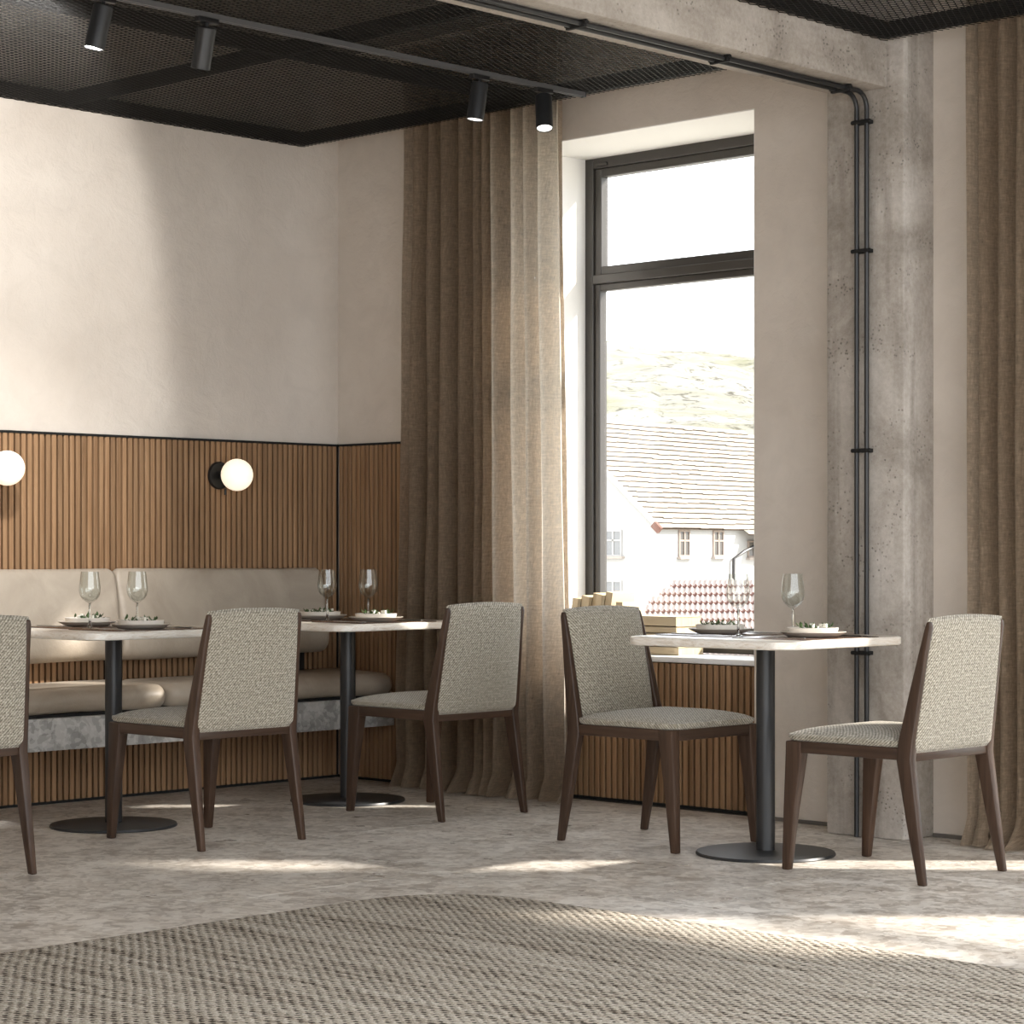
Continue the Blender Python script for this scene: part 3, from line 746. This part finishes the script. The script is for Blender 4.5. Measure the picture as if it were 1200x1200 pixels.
for i, (x0, x1, th) in enumerate(((1.615, 1.885, .034), (1.61, 1.868, .022), (1.62, 1.862, .030), (1.612, 1.868, .028), (1.62, 1.872, .040))):
    b = book(th, x1-x0, .165)
    b.rotation_euler = (0, PI/2, 0); b.location = (x0, .19 + .006*(i % 2), z + th/2 + .0006)
    tag(b, ['bottom book of the flat stack on the window sill', 'second book up in the flat stack on the window sill', 'middle book of the flat stack on the window sill', 'second book from the top of the flat stack on the window sill', 'thick top book of the flat stack on the window sill'][i], 'book', 'books on the window sill')
    z += th + .0012

# ------------------------------------------------------------------ rug
secs = [[(a, b, z) for a, b in rrect(2.0-i, 1.9-i, .34, 14, 2.93+2.0, -2.17-1.9)] for i, z in ((.004,0),(0,.004),(.002,.010),(.012,.013))]
tag(MB().loft(secs).build('woven_rug', RUG, smooth=True), 'thick beige and brown woven rug with rounded corners in the foreground', 'rug')

# ------------------------------------------------------------------ outdoors
FX, FY = -math.sin(TH), math.cos(TH); RX, RY = math.cos(TH), math.sin(TH)
def OW(f, r, z): return (CAM[0] + FX*f + RX*r, CAM[1] + FY*f + RY*r, z)
GZ = -6.0
tag(MB().add([(-400,1.5,GZ),(400,1.5,GZ),(400,700,GZ),(-400,700,GZ)], [(0,1,2,3)]).build('ground', simple('pale_ground', (.50,.48,.42), 1, 0, 0)), 'pale sunlit ground outside', kind='structure')
V = []; Fc = []; nf, nr = 60, 110
for i in range(nf+1):
    for j in range(nr+1):
        f = 150 + 190*i/nf; r = -70 + 170*j/nr
        k = i/nf; ridge = 27.2 - .075*(r-12) - .0016*max(0, r-12)**2
        zz = GZ + (ridge - GZ)*(math.sin(min(1, k/.85)*PI/2)**1.1)
        zz += (1.0*mnoise.noise((f*.05, r*.05, 1)) + .9*mnoise.noise((f*.15, r*.15, 5)) + .45*mnoise.noise((f*.5, r*.5, 8)))*min(1, k*3)
        V.append(OW(f, r, zz))
for i in range(nf):
    for j in range(nr):
        b = i*(nr+1)+j; Fc.append((b, b+1, b+nr+2, b+nr+1))
m = MB(); m.v = V; m.f = Fc
tag(m.build('hillside', mat_hill(), smooth=True, angle=180), 'pale rocky scrub hillside rising behind the house', 'hill', kind='structure')

# the house across: e1 runs along the ridge, e2 across the gable
PF, PR, EZ = 80.0, 5.0, 1.90
E1 = (.816, .578); E2 = (.578, -.816); HWID, RISE = 4.27, 3.88
def HP(s, q, z): return OW(PF + E1[0]*s + E2[0]*q, PR + E1[1]*s + E2[1]*q, z)
house = tag(empty('tile_roofed_house', HP(7, HWID, GZ)), 'white rendered house with long pale tiled roof seen through the window', 'house')
house.location = (0, 0, 0)
HWALL = simple('white_render', (.36,.356,.352), .95, 0, .1); DARKWIN = simple('dark_window', (.06,.055,.05), .3)
ROOFT = mat_tile('pale_roof_tile', (.19,.165,.13), (.25,.225,.19)); TBUTT = simple('tile_butt_shade', (.085,.06,.045), .95, 0, .1)  # tile butts darkened so shadow lines show between the courses
hb = MB(); LEN = 15.0
hb.add([HP(0,0,GZ),HP(LEN,0,GZ),HP(LEN,2*HWID,GZ),HP(0,2*HWID,GZ),HP(0,0,EZ),HP(LEN,0,EZ),HP(LEN,2*HWID,EZ),HP(0,2*HWID,EZ),HP(0,HWID,EZ+RISE-.1),HP(LEN,HWID,EZ+RISE-.1)],
       [(0,1,5,4),(2,3,7,6),(0,4,8,7,3),(1,2,6,9,5),(4,5,9,8),(6,7,8,9)])
hb.build('house_wall', HWALL, house, fix=False)
rc = MB(); bt = MB(); rnd = random.Random(5); NR = 21; SLP = math.hypot(HWID, RISE)
def RP(s, d, up):           # d metres up the slope from the eave edge
    c = HWID/SLP; n = RISE/SLP
    q = d*c - up*n; return HP(s, q, EZ + d*n + up*c)
for k in range(-1, NR):
    d0 = -.28 + SLP*(k+1)/NR; d1 = d0 + SLP/NR + .03
    e = 13.3 + (SLP - d0)*.75
    s = -.25
    while s < e:
        s2 = min(e, s + rnd.uniform(.5, 1.1)); j = rnd.uniform(-.03, .03)
        a, b_, c_, d_ = RP(s, d0+j, .10), RP(s2, d0+j, .10), RP(s2, d1, .05), RP(s, d1, .05)
        rc.add([a, b_, c_, d_], [(0,1,2,3)])
        bt.add([RP(s, d0+j, .10), RP(s2, d0+j, .10), RP(s2, d0+j+.03, .02), RP(s, d0+j+.03, .02)], [(0,3,2,1)])
        s = s2
for k in range(3):          # lower catslide at the far end
    d0 = -.28 - .30*(k+1); s = 5.2 + .40*(k+1)
    while s < 15.5:
        s2 = s + rnd.uniform(.5, 1.1); j = rnd.uniform(-.03, .03)
        rc.add([RP(s, d0+j, .10), RP(s2, d0+j, .10), RP(s2, d0+.33, .05), RP(s, d0+.33, .05)], [(0,1,2,3)])
        bt.add([RP(s, d0+j, .10), RP(s2, d0+j, .10), RP(s2, d0+j+.03, .02), RP(s, d0+j+.03, .02)], [(0,3,2,1)])
        s = s2
tag(rc.build('roof_tiles', ROOFT, house, fix=False), kind='stuff'); tag(bt.build('tile_edges', TBUTT, house, fix=False), kind='stuff')
rb = MB(); rb.add([HP(-.2, 2*HWID+.2, EZ-.15), HP(15.5, 2*HWID+.2, EZ-.15), HP(13.3, HWID, EZ+RISE+.06), HP(-.2, HWID, EZ+RISE+.06)], [(0,1,2,3)])
rb.build('rear_roof', ROOFT, house, fix=False)
soff = MB(); soff.add([RP(-.25,-.28,.02), RP(15,-.28,.02), HP(15,.0,EZ-.06), HP(-.25,.0,EZ-.06)], [(0,1,2,3)])
soff.build('eaves_soffit', simple('eaves_timber', (.10,.075,.055), .9), house, fix=False)
vb = MB(); vb.loft([[RP(-.30,-.30,.0), RP(-.30,-.30,.13), RP(-.20,-.30,.13), RP(-.20,-.30,.0)], [RP(-.30,SLP,.0), RP(-.30,SLP,.13), RP(-.20,SLP,.13), RP(-.20,SLP,.0)]]); vb.build('verge_board', simple('verge', (.42,.40,.38), .9), house)
vb2 = MB(); vb2.loft([[RP(-.31,-.34,-.10), RP(-.31,-.34,.14), RP(-.15,-.34,.14), RP(-.15,-.34,-.10)], [RP(-.31,.0,-.10), RP(-.31,.0,.14), RP(-.15,.0,.14), RP(-.15,.0,-.10)]]); vb2.build('verge_end_tile', simple('brick_red', (.13,.06,.045), .9), house)
def hwin(gable, c, w, z0, z1, frame):
    def P(a, o, z): return HP(-o, c + a, z) if gable else HP(c + a, -o, z)
    fr = MB()
    def slab(mb, a0, a1, o0, o1, y0, y1):
        vs_ = [P(a0,o0,y0),P(a1,o0,y0),P(a1,o1,y0),P(a0,o1,y0),P(a0,o0,y1),P(a1,o0,y1),P(a1,o1,y1),P(a0,o1,y1)]
        mb.add(vs_, [(0,3,2,1),(4,5,6,7),(0,1,5,4),(1,2,6,5),(2,3,7,6),(3,0,4,7)])
    h = w/2; zm = z0 + (z1-z0)*.62
    for q in ((-h-.06,-h,z0-.06,z1+.06),(h,h+.06,z0-.06,z1+.06),(-h,h,z1,z1+.06),(-h,h,z0-.06,z0),(-.035,.035,z0,z1),(-h,h,zm-.03,zm+.03)):
        slab(fr, q[0], q[1], .0, .06, q[2], q[3])
    f = fr.build('house_window', frame, house)
    pn = MB(); slab(pn, -h, h, .01, .025, z0, z1); pn.build('pane', DARKWIN if not gable else simple('pale_pane', (.16,.165,.17), .25), f)
    sl = MB(); slab(sl, -h-.14, h+.14, .0, .16, z0-.14, z0-.06); sl.build('window_ledge', simple('ledge', (.30,.26,.23), .9), f)
WF = simple('window_timber', (.26,.21,.18), .8); WFP = simple('window_paint', (.30,.295,.29), .8)
hwin(False, 1.78, .62, .84, 1.66, WF); hwin(False, 4.15, .62, .84, 1.66, WF); hwin(False, 6.75, .8, .80, 1.30, WF)
hwin(True, 1.78, .62, .86, 1.66, WFP); hwin(True, 1.78, .62, -1.25, -.10, WFP)
gp = MB(); gp.tube([HP(7.2,-.45,EZ-.42), HP(5.6,-.25,EZ-.95), HP(5.1,-.12,EZ-1.2), HP(5.05,-.12,EZ-4.5)], .06, 8); gp.build('downpipe', BLACK, house, smooth=True)

# nearer outbuilding with a red pantile roof
ob = tag(empty('outbuilding', (0, 0, 0)), 'low outbuilding with pale red pantile roof below the window view', 'outbuilding')
OF, ORr = 52.0, 3.58
def OP(s, d, z): return OW(OF + .12*s - d, ORr + s - d*.12, z)
ridge, slope = .37, .62
ot = MB(); oe = MB(); cols = 90; colw = .115
for r in range(10):
    d0, d1 = r*.62, (r+1)*.62 + .02
    off = r*-.20
    prevt = None; V = []; 
    for j in range(cols*3+1):
        s = off + j*colw/3; w = .034*math.cos(2*PI*j/3)
        V += [(s, d0, ridge - d0*slope*.44 + w), (s, d1, ridge - d1*slope*.44 + w + .055)]
    P3 = [OP(*p) for p in V]
    Fq = [(2*j, 2*j+2, 2*j+3, 2*j+1) for j in range(cols*3)]
    ot.add(P3, Fq)
    E3 = []
    for j in range(cols*3+1):
        s, d, z_ = V[2*j+1]; E3 += [OP(s, d, z_), OP(s, d-.03, z_-.075)]
    oe.add(E3, [(2*j, 2*j+2, 2*j+3, 2*j+1) for j in range(cols*3)])
tag(ot.build('pantiles', mat_tile('pale_red_pantile', (.25,.205,.185), (.28,.24,.22)), ob, fix=False), kind='stuff')
tag(oe.build('pantile_edges', simple('red_tile_edge', (.20,.105,.09), .9), ob, fix=False), kind='stuff')
ow = MB(); ow.add([OP(.1,0,GZ),OP(10,0,GZ),OP(8.2,6.1,GZ),OP(-1.7,6.1,GZ),OP(.1,0,ridge-.15),OP(10,0,ridge-.15),OP(8.2,6.1,-1.6),OP(-1.7,6.1,-1.6)],
   [(0,1,5,4),(1,2,6,5),(2,3,7,6),(3,0,4,7),(4,5,6,7)]); ow.build('outbuilding_wall', HWALL, ob)
